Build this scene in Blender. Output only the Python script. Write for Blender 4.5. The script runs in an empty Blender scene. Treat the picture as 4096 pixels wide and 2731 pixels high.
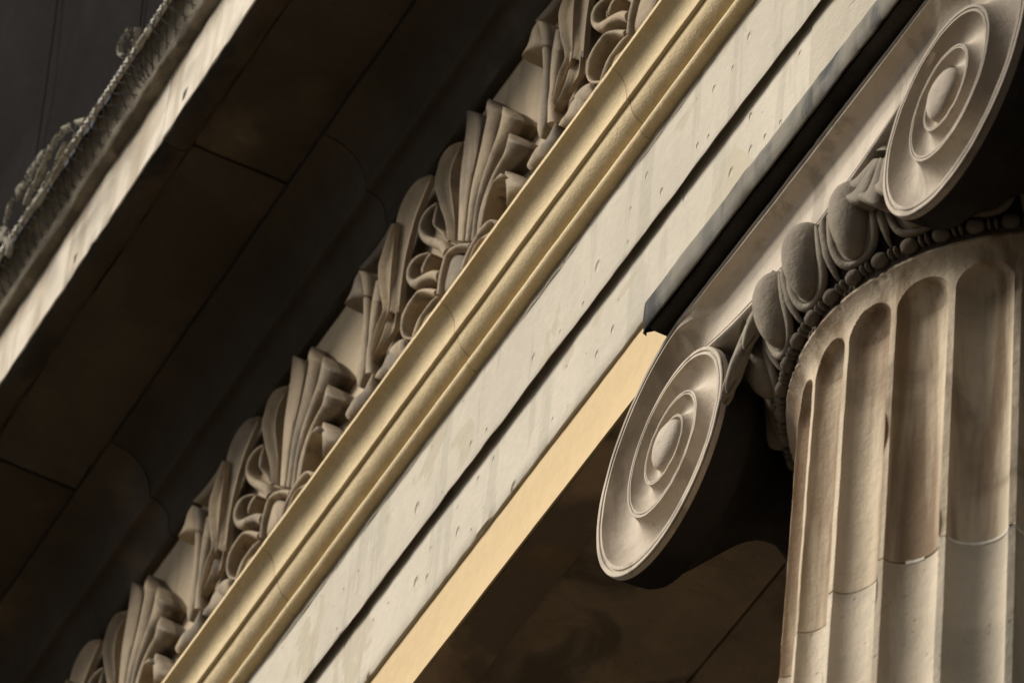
import bpy, bmesh, math, random
import numpy as np
from mathutils import Matrix, Vector, noise as mnoise
R_ = math.radians
scene = bpy.context.scene
COL = scene.collection
random.seed(7)

# ------------------------------------------------------------------ camera
CAM = (8.46, -4.24, -9.79)
right = Vector((0.45554984, 0.88712967, 0.07399522)); up = Vector((0.60855964, -0.3710077, 0.70143314)); fwd = Vector((-0.64971495, 0.27450725, 0.70888381))
cd = bpy.data.cameras.new('camera'); cam = bpy.data.objects.new('camera', cd); COL.objects.link(cam)
M = Matrix.Identity(4)
for i in range(3):
    M[i][0] = right[i]; M[i][1] = up[i]; M[i][2] = -fwd[i]; M[i][3] = CAM[i]
cam.matrix_world = M
cd.sensor_width = 36; cd.lens = 219.09; cd.clip_start = 0.1; cd.clip_end = 3000
cd.dof.use_dof = True; cd.dof.focus_distance = 14.6; cd.dof.aperture_fstop = 6.0
scene.camera = cam

# ------------------------------------------------------------------ light
SUN = Vector((-0.36, -0.74, 0.71)).normalized()      # towards the sun
w = bpy.data.worlds.new("World"); scene.world = w; w.use_nodes = True
nt = w.node_tree; bg = nt.nodes['Background']
sky = nt.nodes.new('ShaderNodeTexSky'); sky.sky_type = 'NISHITA'; sky.sun_disc = False
sky.sun_elevation = math.asin(SUN.z); sky.sun_rotation = math.atan2(SUN.x, SUN.y)
sky.air_density = 0.7; sky.dust_density = 1.0
hs = nt.nodes.new('ShaderNodeHueSaturation'); hs.inputs['Saturation'].default_value = 0.25   # overcast: the blue is veiled by cloud
nt.links.new(sky.outputs[0], hs.inputs['Color']); nt.links.new(hs.outputs[0], bg.inputs[0])
bg.inputs[1].default_value = 0.06
sl = bpy.data.lights.new('sun', 'SUN'); sl.energy = 4.2; sl.angle = R_(27); sl.color = (1.0, 0.94, 0.84)
so = bpy.data.objects.new('sun', sl); COL.objects.link(so); so.rotation_euler = SUN.to_track_quat('Z', 'Y').to_euler()
scene.view_settings.view_transform = 'Standard'; scene.view_settings.look = 'None'
scene.view_settings.gamma = 1; scene.view_settings.use_curve_mapping = False
scene.view_settings.exposure = 0.33

# ------------------------------------------------------------------ materials
def stone(name, c1, c2, scale=2.5, streak=None, streak_amt=0.5, streak_t=(0.5, 0.62), blot=None, blot_t=(0.55, 0.62), blot_scale=1.6,
          grain=0.10, bump=0.25, pits=0.0, pit_scale=9.0, rough=0.85, fine=220.0, crack=None, varamt=0.06, veins=0.0, speck=0.0, coarse=0.65):
    m = bpy.data.materials.new(name); m.use_nodes = True
    N = m.node_tree.nodes; Lk = m.node_tree.links; b = N['Principled BSDF']
    b.inputs['Roughness'].default_value = rough; b.inputs['Specular IOR Level'].default_value = 0.25
    tc = N.new('ShaderNodeTexCoord'); oi = N.new('ShaderNodeObjectInfo')
    def mth(op, a, bb=None, c=None):
        n = N.new('ShaderNodeMath'); n.operation = op
        for i, v in enumerate((a, bb, c)):
            if v is None: continue
            if isinstance(v, (int, float)): n.inputs[i].default_value = v
            else: Lk.new(v, n.inputs[i])
        return n.outputs[0]
    off = N.new('ShaderNodeVectorMath'); off.operation = 'MULTIPLY_ADD'
    cx = N.new('ShaderNodeCombineXYZ')
    Lk.new(oi.outputs['Random'], cx.inputs[0]); Lk.new(oi.outputs['Random'], cx.inputs[2])
    Lk.new(cx.outputs[0], off.inputs[0]); off.inputs[1].default_value = (17, 9, 23); Lk.new(tc.outputs['Object'], off.inputs[2])
    P = off.outputs[0]
    def noise_(sc, det=4, vec=None, rg=0.55, dist=0.0):
        n = N.new('ShaderNodeTexNoise'); n.inputs['Scale'].default_value = sc; n.inputs['Detail'].default_value = det
        n.inputs['Roughness'].default_value = rg; n.inputs['Distortion'].default_value = dist
        Lk.new(vec or P, n.inputs['Vector']); return n.outputs['Fac']
    def mapped(s):
        n = N.new('ShaderNodeMapping'); n.inputs['Scale'].default_value = s; Lk.new(P, n.inputs['Vector']); return n.outputs[0]
    def ramp(f, lo, hi):
        n = N.new('ShaderNodeMapRange'); n.interpolation_type = 'SMOOTHSTEP'
        n.inputs[1].default_value = lo; n.inputs[2].default_value = hi; Lk.new(f, n.inputs[0]); return n.outputs[0]
    def mix(f, a, bb, mode='MIX'):
        n = N.new('ShaderNodeMix'); n.data_type = 'RGBA'; n.blend_type = mode
        if isinstance(f, (int, float)): n.inputs[0].default_value = f
        else: Lk.new(f, n.inputs[0])
        for i, v in ((6, a), (7, bb)):
            if isinstance(v, tuple): n.inputs[i].default_value = (*v, 1) if len(v) == 3 else v
            else: Lk.new(v, n.inputs[i])
        return n.outputs[2]
    col = mix(ramp(noise_(scale, 6, rg=0.62, dist=0.4), 0.32, 0.68), c1, c2)
    if blot: col = mix(ramp(noise_(blot_scale, 5, rg=0.5, dist=0.6), *blot_t), col, blot)
    if streak:
        s = noise_(1.0, 4, mapped((9.0, 9.0, 0.8)), 0.6, 0.3)
        col = mix(mth('MULTIPLY', ramp(s, *streak_t), streak_amt), col, streak)
    g = noise_(fine, 3, rg=0.7)
    gm = mth('MULTIPLY_ADD', g, 2 * grain, 1 - grain)
    v2 = mth('MULTIPLY_ADD', oi.outputs['Random'], 2 * varamt, 1 - varamt)
    mid = mth('MULTIPLY_ADD', noise_(28, 4, rg=0.65), 0.24, 0.88)
    tot = mth('MULTIPLY', mth('MULTIPLY', gm, v2), mid)
    cc = N.new('ShaderNodeCombineColor'); [Lk.new(tot, cc.inputs[i]) for i in range(3)]
    col = mix(1.0, col, cc.outputs[0], 'MULTIPLY')
    hgt = mth('ADD', mth('MULTIPLY', g, 1 - coarse), mth('MULTIPLY', noise_(45, 5, rg=0.65), coarse))
    if pits:
        vo = N.new('ShaderNodeTexVoronoi'); vo.inputs['Scale'].default_value = pit_scale
        if pits > .3:      # dents lie on the face of the band
            vo.voronoi_dimensions = '2D'; sx_ = N.new('ShaderNodeSeparateXYZ'); cx_ = N.new('ShaderNodeCombineXYZ'); Lk.new(mapped((1.0, 1.0, 0.62)), sx_.inputs[0])
            Lk.new(sx_.outputs[0], cx_.inputs[0]); Lk.new(sx_.outputs[2], cx_.inputs[1]); Lk.new(cx_.outputs[0], vo.inputs['Vector'])
        else: Lk.new(P, vo.inputs['Vector'])
        sep = N.new('ShaderNodeSeparateColor'); Lk.new(vo.outputs['Color'], sep.inputs[0])
        gate = ramp(sep.outputs[0], 0.50, 0.56)
        size = mth('MULTIPLY_ADD', mth('POWER', sep.outputs[1], 2.0), 0.13, 0.07)
        d = mth('DIVIDE', mth('ADD', vo.outputs['Distance'], mth('MULTIPLY', noise_(38, 4), 0.13)), size)
        inside = mth('MULTIPLY', ramp(d, 1.35, 0.45), gate)
        rim = mth('MULTIPLY', mth('MULTIPLY', ramp(d, 1.7, 1.2), ramp(d, 0.7, 1.1)), gate)
        col = mix(mth('MULTIPLY', rim, 0.10), col, (c2[0] * 0.45, c2[1] * 0.42, c2[2] * 0.38))
        pit_h = mth('MULTIPLY', ramp(d, 0.3, 1.25), gate) if False else mth('MULTIPLY_ADD', inside, -1.0, mth('MULTIPLY', rim, 0.08))
        col = mix(mth('MULTIPLY', inside, 0.35), col, (c2[0] * 0.62, c2[1] * 0.58, c2[2] * 0.5))
    if speck:
        vo2 = N.new('ShaderNodeTexVoronoi'); vo2.inputs['Scale'].default_value = 60; Lk.new(P, vo2.inputs['Vector'])
        s2 = N.new('ShaderNodeSeparateColor'); Lk.new(vo2.outputs['Color'], s2.inputs[0])
        sp = mth('MULTIPLY', ramp(vo2.outputs['Distance'], 0.28, 0.16), ramp(s2.outputs[0], 0.82, 0.86))
        col = mix(mth('MULTIPLY', sp, speck), col, (0.05, 0.042, 0.035))
        hgt = mth('ADD', hgt, mth('MULTIPLY', sp, -1.0))
    if crack:
        vo3 = N.new('ShaderNodeTexVoronoi'); vo3.feature = 'DISTANCE_TO_EDGE'; vo3.inputs['Scale'].default_value = crack
        nz = N.new('ShaderNodeTexNoise'); nz.inputs['Scale'].default_value = 6; Lk.new(P, nz.inputs['Vector'])
        ad = N.new('ShaderNodeVectorMath'); ad.operation = 'MULTIPLY_ADD'; Lk.new(nz.outputs['Color'], ad.inputs[0]); ad.inputs[1].default_value = (.25, .25, .25); Lk.new(P, ad.inputs[2])
        Lk.new(ad.outputs[0], vo3.inputs['Vector'])
        ck = mth('MULTIPLY', ramp(vo3.outputs['Distance'], 0.012, 0.003), ramp(noise_(2.2, 2), 0.5, 0.6))
        col = mix(mth('MULTIPLY', ck, 0.6), col, (0.08, 0.065, 0.05)); hgt = mth('ADD', hgt, mth('MULTIPLY', ck, -2.0))
    if veins:
        col = mix(mth('MULTIPLY', ramp(noise_(1.3, 8, rg=0.7, dist=2.5), 0.53, 0.60), veins), col, (c1[0] * 0.5, c1[1] * 0.42, c1[2] * 0.3))
    bp = N.new('ShaderNodeBump'); bp.inputs['Strength'].default_value = bump; bp.inputs['Distance'].default_value = 0.012
    Lk.new(hgt, bp.inputs['Height'])
    if pits:
        bp2 = N.new('ShaderNodeBump'); bp2.inputs['Strength'].default_value = min(1.0, pits); bp2.inputs['Distance'].default_value = 0.007
        Lk.new(pit_h, bp2.inputs['Height']); Lk.new(bp.outputs[0], bp2.inputs['Normal']); Lk.new(bp2.outputs[0], b.inputs['Normal'])
    else: Lk.new(bp.outputs[0], b.inputs['Normal'])
    Lk.new(col, b.inputs['Base Color'])
    return m

MT = {}
MT['limewash'] = stone('limewashed_stone', (0.475, 0.424, 0.338), (0.425, 0.378, 0.303), 1.6, streak=(0.33, 0.295, 0.235), streak_amt=0.5, streak_t=(0.54, 0.61), blot=(0.40, 0.35, 0.26), blot_t=(0.585, 0.60), blot_scale=2.2, pits=1.0, pit_scale=12.0, bump=0.28, grain=0.05)
MT['mortar'] = stone('mortar_patched_stone', (0.43, 0.38, 0.295), (0.37, 0.325, 0.255), 2.2, blot=(0.33, 0.29, 0.22), blot_t=(0.55, 0.57), bump=0.5, grain=0.12, crack=2.6, pits=0.2)
MT['ochre'] = stone('ochre_sandstone', (0.635, 0.50, 0.295), (0.54, 0.425, 0.25), 2.0, streak=(0.46, 0.345, 0.185), streak_amt=0.35, bump=0.34, grain=0.22, fine=130, pits=0.12, pit_scale=22, varamt=0.1, coarse=0.22)
MT['paint'] = stone('yellow_lime_paint', (0.56, 0.41, 0.215), (0.535, 0.39, 0.205), 1.2, bump=0.10, grain=0.05, fine=300, rough=0.8)
MT['carved'] = stone('carved_stone', (0.38, 0.292, 0.188), (0.26, 0.20, 0.13), 3.0, streak=(0.12, 0.096, 0.07), streak_amt=0.6, blot=(0.18, 0.142, 0.10), blot_t=(0.53, 0.66), bump=0.5, grain=0.14, rough=0.8)
MT['friezewall'] = stone('frieze_wall_stone', (0.47, 0.375, 0.25), (0.40, 0.315, 0.21), 1.8, streak=(0.22, 0.18, 0.13), streak_amt=0.4, bump=0.2, grain=0.08)
MT['capstone'] = stone('capital_stone', (0.50, 0.425, 0.335), (0.42, 0.355, 0.278), 2.4, streak=(0.20, 0.165, 0.125), streak_amt=0.5, blot=(0.21, 0.17, 0.13), blot_t=(0.51, 0.66), bump=0.36, grain=0.10, rough=0.8)
MT['eggstone'] = stone('weathered_egg_stone', (0.26, 0.215, 0.16), (0.18, 0.148, 0.11), 6.0, streak=(0.13, 0.11, 0.085), streak_amt=0.4, bump=0.4, grain=0.14, fine=140)
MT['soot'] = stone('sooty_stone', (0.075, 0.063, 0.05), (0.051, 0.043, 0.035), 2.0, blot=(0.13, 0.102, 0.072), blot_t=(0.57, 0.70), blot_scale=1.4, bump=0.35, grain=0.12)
MT['sootcap'] = stone('soot_crusted_capital_stone', (0.19, 0.16, 0.125), (0.12, 0.10, 0.08), 4.0, blot=(0.24, 0.20, 0.155), blot_t=(0.60, 0.75), bump=0.7, grain=0.2, fine=120)
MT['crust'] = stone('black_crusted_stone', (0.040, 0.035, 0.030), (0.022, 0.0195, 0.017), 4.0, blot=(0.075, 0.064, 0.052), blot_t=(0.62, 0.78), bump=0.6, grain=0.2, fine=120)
MT['corona'] = stone('rain_washed_stone', (0.56, 0.50, 0.41), (0.50, 0.44, 0.35), 1.0, streak=(0.30, 0.24, 0.165), streak_amt=0.8, streak_t=(0.44, 0.70), blot=(0.40, 0.34, 0.26), blot_t=(0.5, 0.62), blot_scale=3.5, bump=0.2, grain=0.05)
MT['moss'] = stone('mossy_stone', (0.25, 0.21, 0.15), (0.15, 0.125, 0.085), 5.0, blot=(0.34, 0.29, 0.21), blot_t=(0.52, 0.66), blot_scale=6, bump=0.9, grain=0.25, fine=90)
MT['shaft'] = stone('fluted_shaft_stone', (0.60, 0.495, 0.355), (0.48, 0.39, 0.275), 1.3, streak=(0.21, 0.135, 0.075), streak_amt=0.9, streak_t=(0.42, 0.64), blot=(0.17, 0.125, 0.085), blot_t=(0.50, 0.70), blot_scale=3.2, bump=0.5, grain=0.12, speck=0.0)
MT['shaftlow'] = stone('cleaned_shaft_stone', (0.60, 0.515, 0.395), (0.50, 0.42, 0.315), 1.1, streak=(0.27, 0.205, 0.135), streak_amt=0.65, streak_t=(0.5, 0.66), blot=(0.47, 0.405, 0.31), blot_t=(0.5, 0.56), blot_scale=1.6, bump=0.5, grain=0.12, speck=0.12)
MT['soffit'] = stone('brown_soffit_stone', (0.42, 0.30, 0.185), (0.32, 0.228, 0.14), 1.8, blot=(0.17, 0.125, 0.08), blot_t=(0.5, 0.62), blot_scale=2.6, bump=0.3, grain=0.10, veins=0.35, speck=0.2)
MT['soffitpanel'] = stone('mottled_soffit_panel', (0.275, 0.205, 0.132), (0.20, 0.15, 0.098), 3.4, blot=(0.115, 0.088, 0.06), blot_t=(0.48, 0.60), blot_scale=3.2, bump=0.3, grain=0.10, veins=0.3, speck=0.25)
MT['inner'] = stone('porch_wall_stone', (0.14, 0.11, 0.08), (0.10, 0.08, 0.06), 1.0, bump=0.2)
MT['paving'] = stone('street_paving', (0.058, 0.049, 0.038), (0.042, 0.036, 0.028), 0.5, bump=0.4, grain=0.15)
MT['net'] = stone('black_mesh_fabric', (0.024, 0.022, 0.021), (0.016, 0.015, 0.0145), 1.5, bump=0.2, grain=0.2, rough=0.7)
MT['cord'] = stone('pale_cord', (0.80, 0.75, 0.65), (0.70, 0.65, 0.56), 12, bump=0.4, grain=0.2)
MT['twine'] = stone('dark_netting_twine', (0.016, 0.013, 0.011), (0.01, 0.009, 0.008), 12, bump=0.2)
MT['scrap'] = stone('faded_netting', (0.40, 0.37, 0.30), (0.26, 0.24, 0.19), 14, bump=0.8, grain=0.3)
def metal(name):
    m = stone(name, (0.15, 0.138, 0.115), (0.09, 0.084, 0.074), 7.0, streak=(0.165, 0.148, 0.115), streak_amt=0.9, streak_t=(0.42, 0.62), blot=(0.038, 0.037, 0.036), blot_t=(0.50, 0.60), blot_scale=6, bump=0.22, grain=0.05, rough=0.6)
    b = m.node_tree.nodes['Principled BSDF']; b.inputs['Specular IOR Level'].default_value = 0.04; return m
MT['lead'] = metal('lead_sheet')
def lace(m):
    N = m.node_tree.nodes; Lk = m.node_tree.links; b = N['Principled BSDF']; tc = N.new('ShaderNodeTexCoord')
    n = N.new('ShaderNodeTexNoise'); n.inputs['Scale'].default_value = 9; n.inputs['Detail'].default_value = 3; n.inputs['Distortion'].default_value = 1.5
    n2 = N.new('ShaderNodeTexNoise'); n2.inputs['Scale'].default_value = 110; n2.inputs['Detail'].default_value = 1
    for q in (n, n2): Lk.new(tc.outputs['Object'], q.inputs['Vector'])
    a = N.new('ShaderNodeMath'); a.operation = 'MULTIPLY_ADD'; Lk.new(n2.outputs['Fac'], a.inputs[0]); a.inputs[1].default_value = .45; Lk.new(n.outputs['Fac'], a.inputs[2])
    r = N.new('ShaderNodeMapRange'); r.inputs[1].default_value = .66; r.inputs[2].default_value = .76; Lk.new(a.outputs[0], r.inputs[0]); Lk.new(r.outputs[0], b.inputs['Alpha'])
lace(MT['scrap'])
def weave(m, sc):
    N = m.node_tree.nodes; Lk = m.node_tree.links; b = N['Principled BSDF']
    tc = N.new('ShaderNodeTexCoord'); prev = None
    for d in ('X', 'Z'):
        wv = N.new('ShaderNodeTexWave'); wv.bands_direction = d; wv.inputs['Scale'].default_value = sc; Lk.new(tc.outputs['Object'], wv.inputs['Vector'])
        if prev: 
            a = N.new('ShaderNodeMath'); a.operation = 'MAXIMUM'; Lk.new(prev, a.inputs[0]); Lk.new(wv.outputs['Fac'], a.inputs[1]); prev = a.outputs[0]
        else: prev = wv.outputs['Fac']
    src = b.inputs['Base Color'].links[0].from_socket
    mx = N.new('ShaderNodeMix'); mx.data_type = 'RGBA'; Lk.new(prev, mx.inputs[0])
    mx.inputs[6].default_value = (0.004, 0.004, 0.004, 1); Lk.new(src, mx.inputs[7]); Lk.new(mx.outputs[2], b.inputs['Base Color'])
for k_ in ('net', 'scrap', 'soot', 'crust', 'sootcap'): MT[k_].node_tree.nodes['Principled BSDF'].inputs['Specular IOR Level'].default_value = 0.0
pass

# ------------------------------------------------------------------ helpers
def obj(name, verts, faces, mat, parent=None, smooth=True, sharp=None):
    me = bpy.data.meshes.new(name); me.from_pydata([tuple(map(float, v)) for v in verts], [], [tuple(f) for f in faces]); me.update()
    bm = bmesh.new(); bm.from_mesh(me); bmesh.ops.remove_doubles(bm, verts=bm.verts, dist=1e-5); bmesh.ops.recalc_face_normals(bm, faces=bm.faces); bm.to_mesh(me); bm.free()
    o = bpy.data.objects.new(name, me); COL.objects.link(o)
    if isinstance(mat, str): mat = MT[mat]
    me.materials.append(mat)
    if smooth:
        me.shade_smooth()
        me.set_sharp_from_angle(angle=R_(sharp or 38))
    if parent: o.parent = parent
    return o
def thing(name, label, cat, group=None, loc=(0, 0, 0)):
    o = bpy.data.objects.new(name, None); COL.objects.link(o); o.location = loc; o.empty_display_size = 0.1
    return tag(o, label, cat, group)
def tag(o, label, cat, group=None, kind=None):
    o['label'] = label; o['category'] = cat
    if group: o['group'] = group
    if kind: o['kind'] = kind
    return o
class MB:
    def __init__(s): s.v = []; s.f = []
    def grid(s, G, cu=False, cv=False):
        G = np.asarray(G); nu, nv = G.shape[:2]; b = len(s.v); s.v += [tuple(p) for p in G.reshape(-1, 3)]
        for i in range(nu if cu else nu - 1):
            for j in range(nv if cv else nv - 1):
                s.f.append((b + i * nv + j, b + ((i + 1) % nu) * nv + j, b + ((i + 1) % nu) * nv + (j + 1) % nv, b + i * nv + (j + 1) % nv))
        return b
    def poly(s, pts):
        b = len(s.v); s.v += [tuple(p) for p in pts]; s.f.append(tuple(range(b, b + len(pts))))
    def box(s, x0, x1, y0, y1, z0, z1):
        b = len(s.v); s.v += [(x, y, z) for x in (x0, x1) for y in (y0, y1) for z in (z0, z1)]
        s.f += [(b, b+1, b+3, b+2), (b+4, b+6, b+7, b+5), (b, b+4, b+5, b+1), (b+2, b+3, b+7, b+6), (b, b+2, b+6, b+4), (b+1, b+5, b+7, b+3)]
    def build(s, name, mat, parent=None, **k): return obj(name, s.v, s.f, mat, parent, **k)
def n3(x, y, z): return mnoise.noise(Vector((x, y, z)))
def sweep(name, prof, x0, x1, mat, parent=None, seg=0.02, rough=0.0015, seed=0, edge=None, ends=True, sharp=40, chips=0.0):
    """closed YZ profile carried along X, with hand-cut unevenness"""
    P = np.array(prof); n = len(P); k = max(2, int(abs(x1 - x0) / seg)); m = MB(); G = np.zeros((k + 1, n, 3))
    for i in range(k + 1):
        x = x0 + (x1 - x0) * i / k
        for j in range(n):
            dy = n3(x * 3.1 + seed, P[j, 0] * 5, P[j, 1] * 5) * rough * 1.5 + n3(x * 17 + seed, P[j, 0] * 30, P[j, 1] * 30) * rough
            dz = n3(x * 3.3 + seed + 40, P[j, 0] * 5, P[j, 1] * 5) * rough + n3(x * 21 + seed + 9, P[j, 0] * 30, P[j, 1] * 30) * rough
            if chips and edge and j in edge:
                c = max(0.0, n3(x * 9 + seed * 3.7, j * 2.1, 5.5) - 0.22) * chips + max(0, n3(x * 40 + seed, j, 1.5) - .3) * chips * .4
                dy += c; dz += c * 0.6
            G[i, j] = (x, P[j, 0] + dy, P[j, 1] + dz)
    m.grid(G, cv=True)
    if ends: m.poly(G[0]); m.poly(G[-1][::-1])
    return m.build(name, mat, parent, sharp=sharp)
def tube(m, pts, r, sides=6, closed=False):
    P = [Vector(p) for p in pts]; n = len(P); G = []
    ref = Vector((0, 0, 1))
    for i in range(n):
        t = (P[(i + 1) % n] - P[i - 1]) if closed else (P[min(i + 1, n - 1)] - P[max(i - 1, 0)])
        t.normalize(); a = t.cross(ref)
        if a.length < 1e-3: a = t.cross(Vector((1, 0, 0)))
        a.normalize(); b = t.cross(a); rr = r[i] if hasattr(r, '__len__') else r
        G.append([P[i] + (a * math.cos(2 * math.pi * k / sides) + b * math.sin(2 * math.pi * k / sides)) * rr for k in range(sides)])
    m.grid(np.array(G), cu=closed, cv=True)
    if not closed: m.poly(G[0][::-1]); m.poly(G[-1])
def spline(K, n):
    """Catmull-Rom through rows of K"""
    K = np.array(K, float); k = len(K); out = []
    Kp = np.vstack([2 * K[0] - K[1], K, 2 * K[-1] - K[-2]])
    for s in range(n + 1):
        u = s / n * (k - 1); i = min(int(u), k - 2); t = u - i; a, b, c, d = Kp[i:i + 4]
        out.append(0.5 * ((2 * b) + (-a + c) * t + (2 * a - 5 * b + 4 * c - d) * t * t + (-a + 3 * b - 3 * c + d) * t ** 3))
    return np.array(out)
def relief(rows, prof, amp, y0, base=None, n=None, across=12, thick=None):
    """carved leaf: rows of (xl, zl, xr, zr, projection); solid down to the ground plane y0"""
    S = spline(rows, n or (len(rows) - 1) * 5); m = MB(); G = []
    nn = len(S)
    for i, (xl, zl, xr, zr, d) in enumerate(S):
        row = []; wdt = math.hypot(xr - xl, zr - zl); a = min(amp * 1.35, wdt * 0.45)
        yb = y0 + 0.012 if base is None else base
        if thick: yb = y0 - d + thick
        row.append((xl, yb, zl)); row.append((xl, yb + (y0 - d - yb) * .6, zl))
        for j in range(across + 1):
            t = j / across
            h = {'c': -a * math.sin(math.pi * t) ** 0.8 + 0.5 * a * (math.exp(-((t - .06) / .05) ** 2) + math.exp(-((t - .94) / .05) ** 2)),
                 'x': a * (math.sqrt(max(0, 1 - (2 * t - 1) ** 2)) - 0.75), 'r': min(.8 * abs(d), .75 * wdt + .004) * (math.sqrt(max(0, 1 - abs(2 * t - 1) ** 2.2)) - 1)}[prof]
            row.append((xl + (xr - xl) * t, y0 - d - h, zl + (zr - zl) * t))
        row.append((xr, yb + (y0 - d - yb) * .6, zr)); row.append((xr, yb, zr)); G.append(row)
    m.grid(G); m.poly(G[0][::-1]); m.poly(G[-1]); return m

# ------------------------------------------------------------------ ground
g = MB(); g.poly([(-900, -900, -11.4), (900, -900, -11.4), (900, 900, -11.4), (-900, 900, -11.4)])
tag(g.build('ground', 'paving', smooth=False), 'dark street paving in front of the colonnade', 'ground', kind='structure')
XA, XB = -9.0, 6.0

# ------------------------------------------------------------------ architrave
arch = thing('architrave', 'pale three banded stone beam with ochre crown moulding, carried on the fluted column', 'architrave', loc=(0, 0.6, 0.51))
def local(o, parent):      # keep world coordinates under a moved parent
    o.matrix_parent_inverse = parent.matrix_world.inverted() if False else Matrix.Translation(parent.location).inverted(); return o
def A(o): return local(o, o.parent)
A(sweep('lower_fascia', [(.079, .510), (.0795, .512), (.079, .620), (.079, .740), (.085, .740), (.085, .5101)], XA, XB, 'paint', arch, rough=0.0004, seg=.05))
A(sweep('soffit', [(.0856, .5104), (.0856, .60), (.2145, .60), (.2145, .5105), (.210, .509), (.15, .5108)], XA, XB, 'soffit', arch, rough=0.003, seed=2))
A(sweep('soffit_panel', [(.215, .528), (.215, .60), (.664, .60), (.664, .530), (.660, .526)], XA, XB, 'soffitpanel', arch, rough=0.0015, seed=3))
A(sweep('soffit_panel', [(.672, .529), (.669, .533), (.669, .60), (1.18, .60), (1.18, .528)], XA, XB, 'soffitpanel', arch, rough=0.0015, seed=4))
f2 = [(.0785, .7335), (.070, .7345), (.0672, .739), (.067, .78), (.067, .86), (.067, .94), (.067, 1.0), (.067, 1.048), (.2, 1.048), (.2, .7335)]
A(sweep('middle_fascia', f2, XA, -.1535, 'limewash', arch, rough=0.0016, seed=5, edge=(0, 1, 2), chips=.003, seg=.008))
A(sweep('middle_fascia', f2, -.1505, XB, 'mortar', arch, rough=0.0028, seed=6, edge=(0, 1, 2), chips=.02, seg=.012))
f1 = [(.0478, 1.0092), (.0462, 1.0085), (.0451, 1.012), (.045, 1.03), (.045, 1.12), (.045, 1.22), (.045, 1.30), (.045, 1.345), (.2, 1.345), (.2, 1.0497), (.065, 1.0495), (.0495, 1.044)]
A(sweep('upper_fascia', f1, XA, XB, 'limewash', arch, rough=0.0016, seed=7, edge=(0, 1, 2), chips=.003, seg=.008))
A(sweep('mortar_line', [(.0452, 1.310), (.0440, 1.313), (.0435, 1.322), (.0438, 1.3345), (.05, 1.3345), (.05, 1.310)], XA, XB, 'mortar', arch, rough=0.0022, seed=8, seg=.012))
core = MB(); core.box(XA, XB, .165, 1.179, .605, 1.53)
A(core.build('core', 'inner', arch, smooth=False))
cp = [(.046, 1.336), (.020, 1.3355)]
for t in np.linspace(-70, 80, 8): cp.append((.032 - .021 * math.cos(R_(t)), 1.3545 + .0185 * math.sin(R_(t))))
for t in np.linspace(0, 88, 12): cp.append((.034 - .054 * math.sin(R_(t)), 1.4345 - .060 * math.cos(R_(t))))
cp += [(-.0200, 1.4375), (-.0315, 1.4378)]
for t in np.linspace(0, 86, 12): cp.append((-.0318 - .043 * (1 - math.cos(R_(t))), 1.439 + .082 * math.sin(R_(t))))
cp += [(-.0785, 1.5215), (-.079, 1.5285), (-.0785, 1.536), (.06, 1.547), (.12, 1.547), (.12, 1.334)]
xs = [-9.0, -7.0, -6.0, -5.0, -3.99, -2.943, -1.88, -.945, .06, 1.05, 2.02, 3.0, 4.0, 6.0]
for i in range(len(xs) - 1):
    A(sweep('crown_moulding_block', cp, xs[i] + .0012, xs[i + 1] - .0012, 'ochre', arch, rough=0.0006, seed=20 + i * 3, edge=(8, 9, 21, 22, 35, 36), chips=.003, seg=.012, sharp=55))

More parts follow.
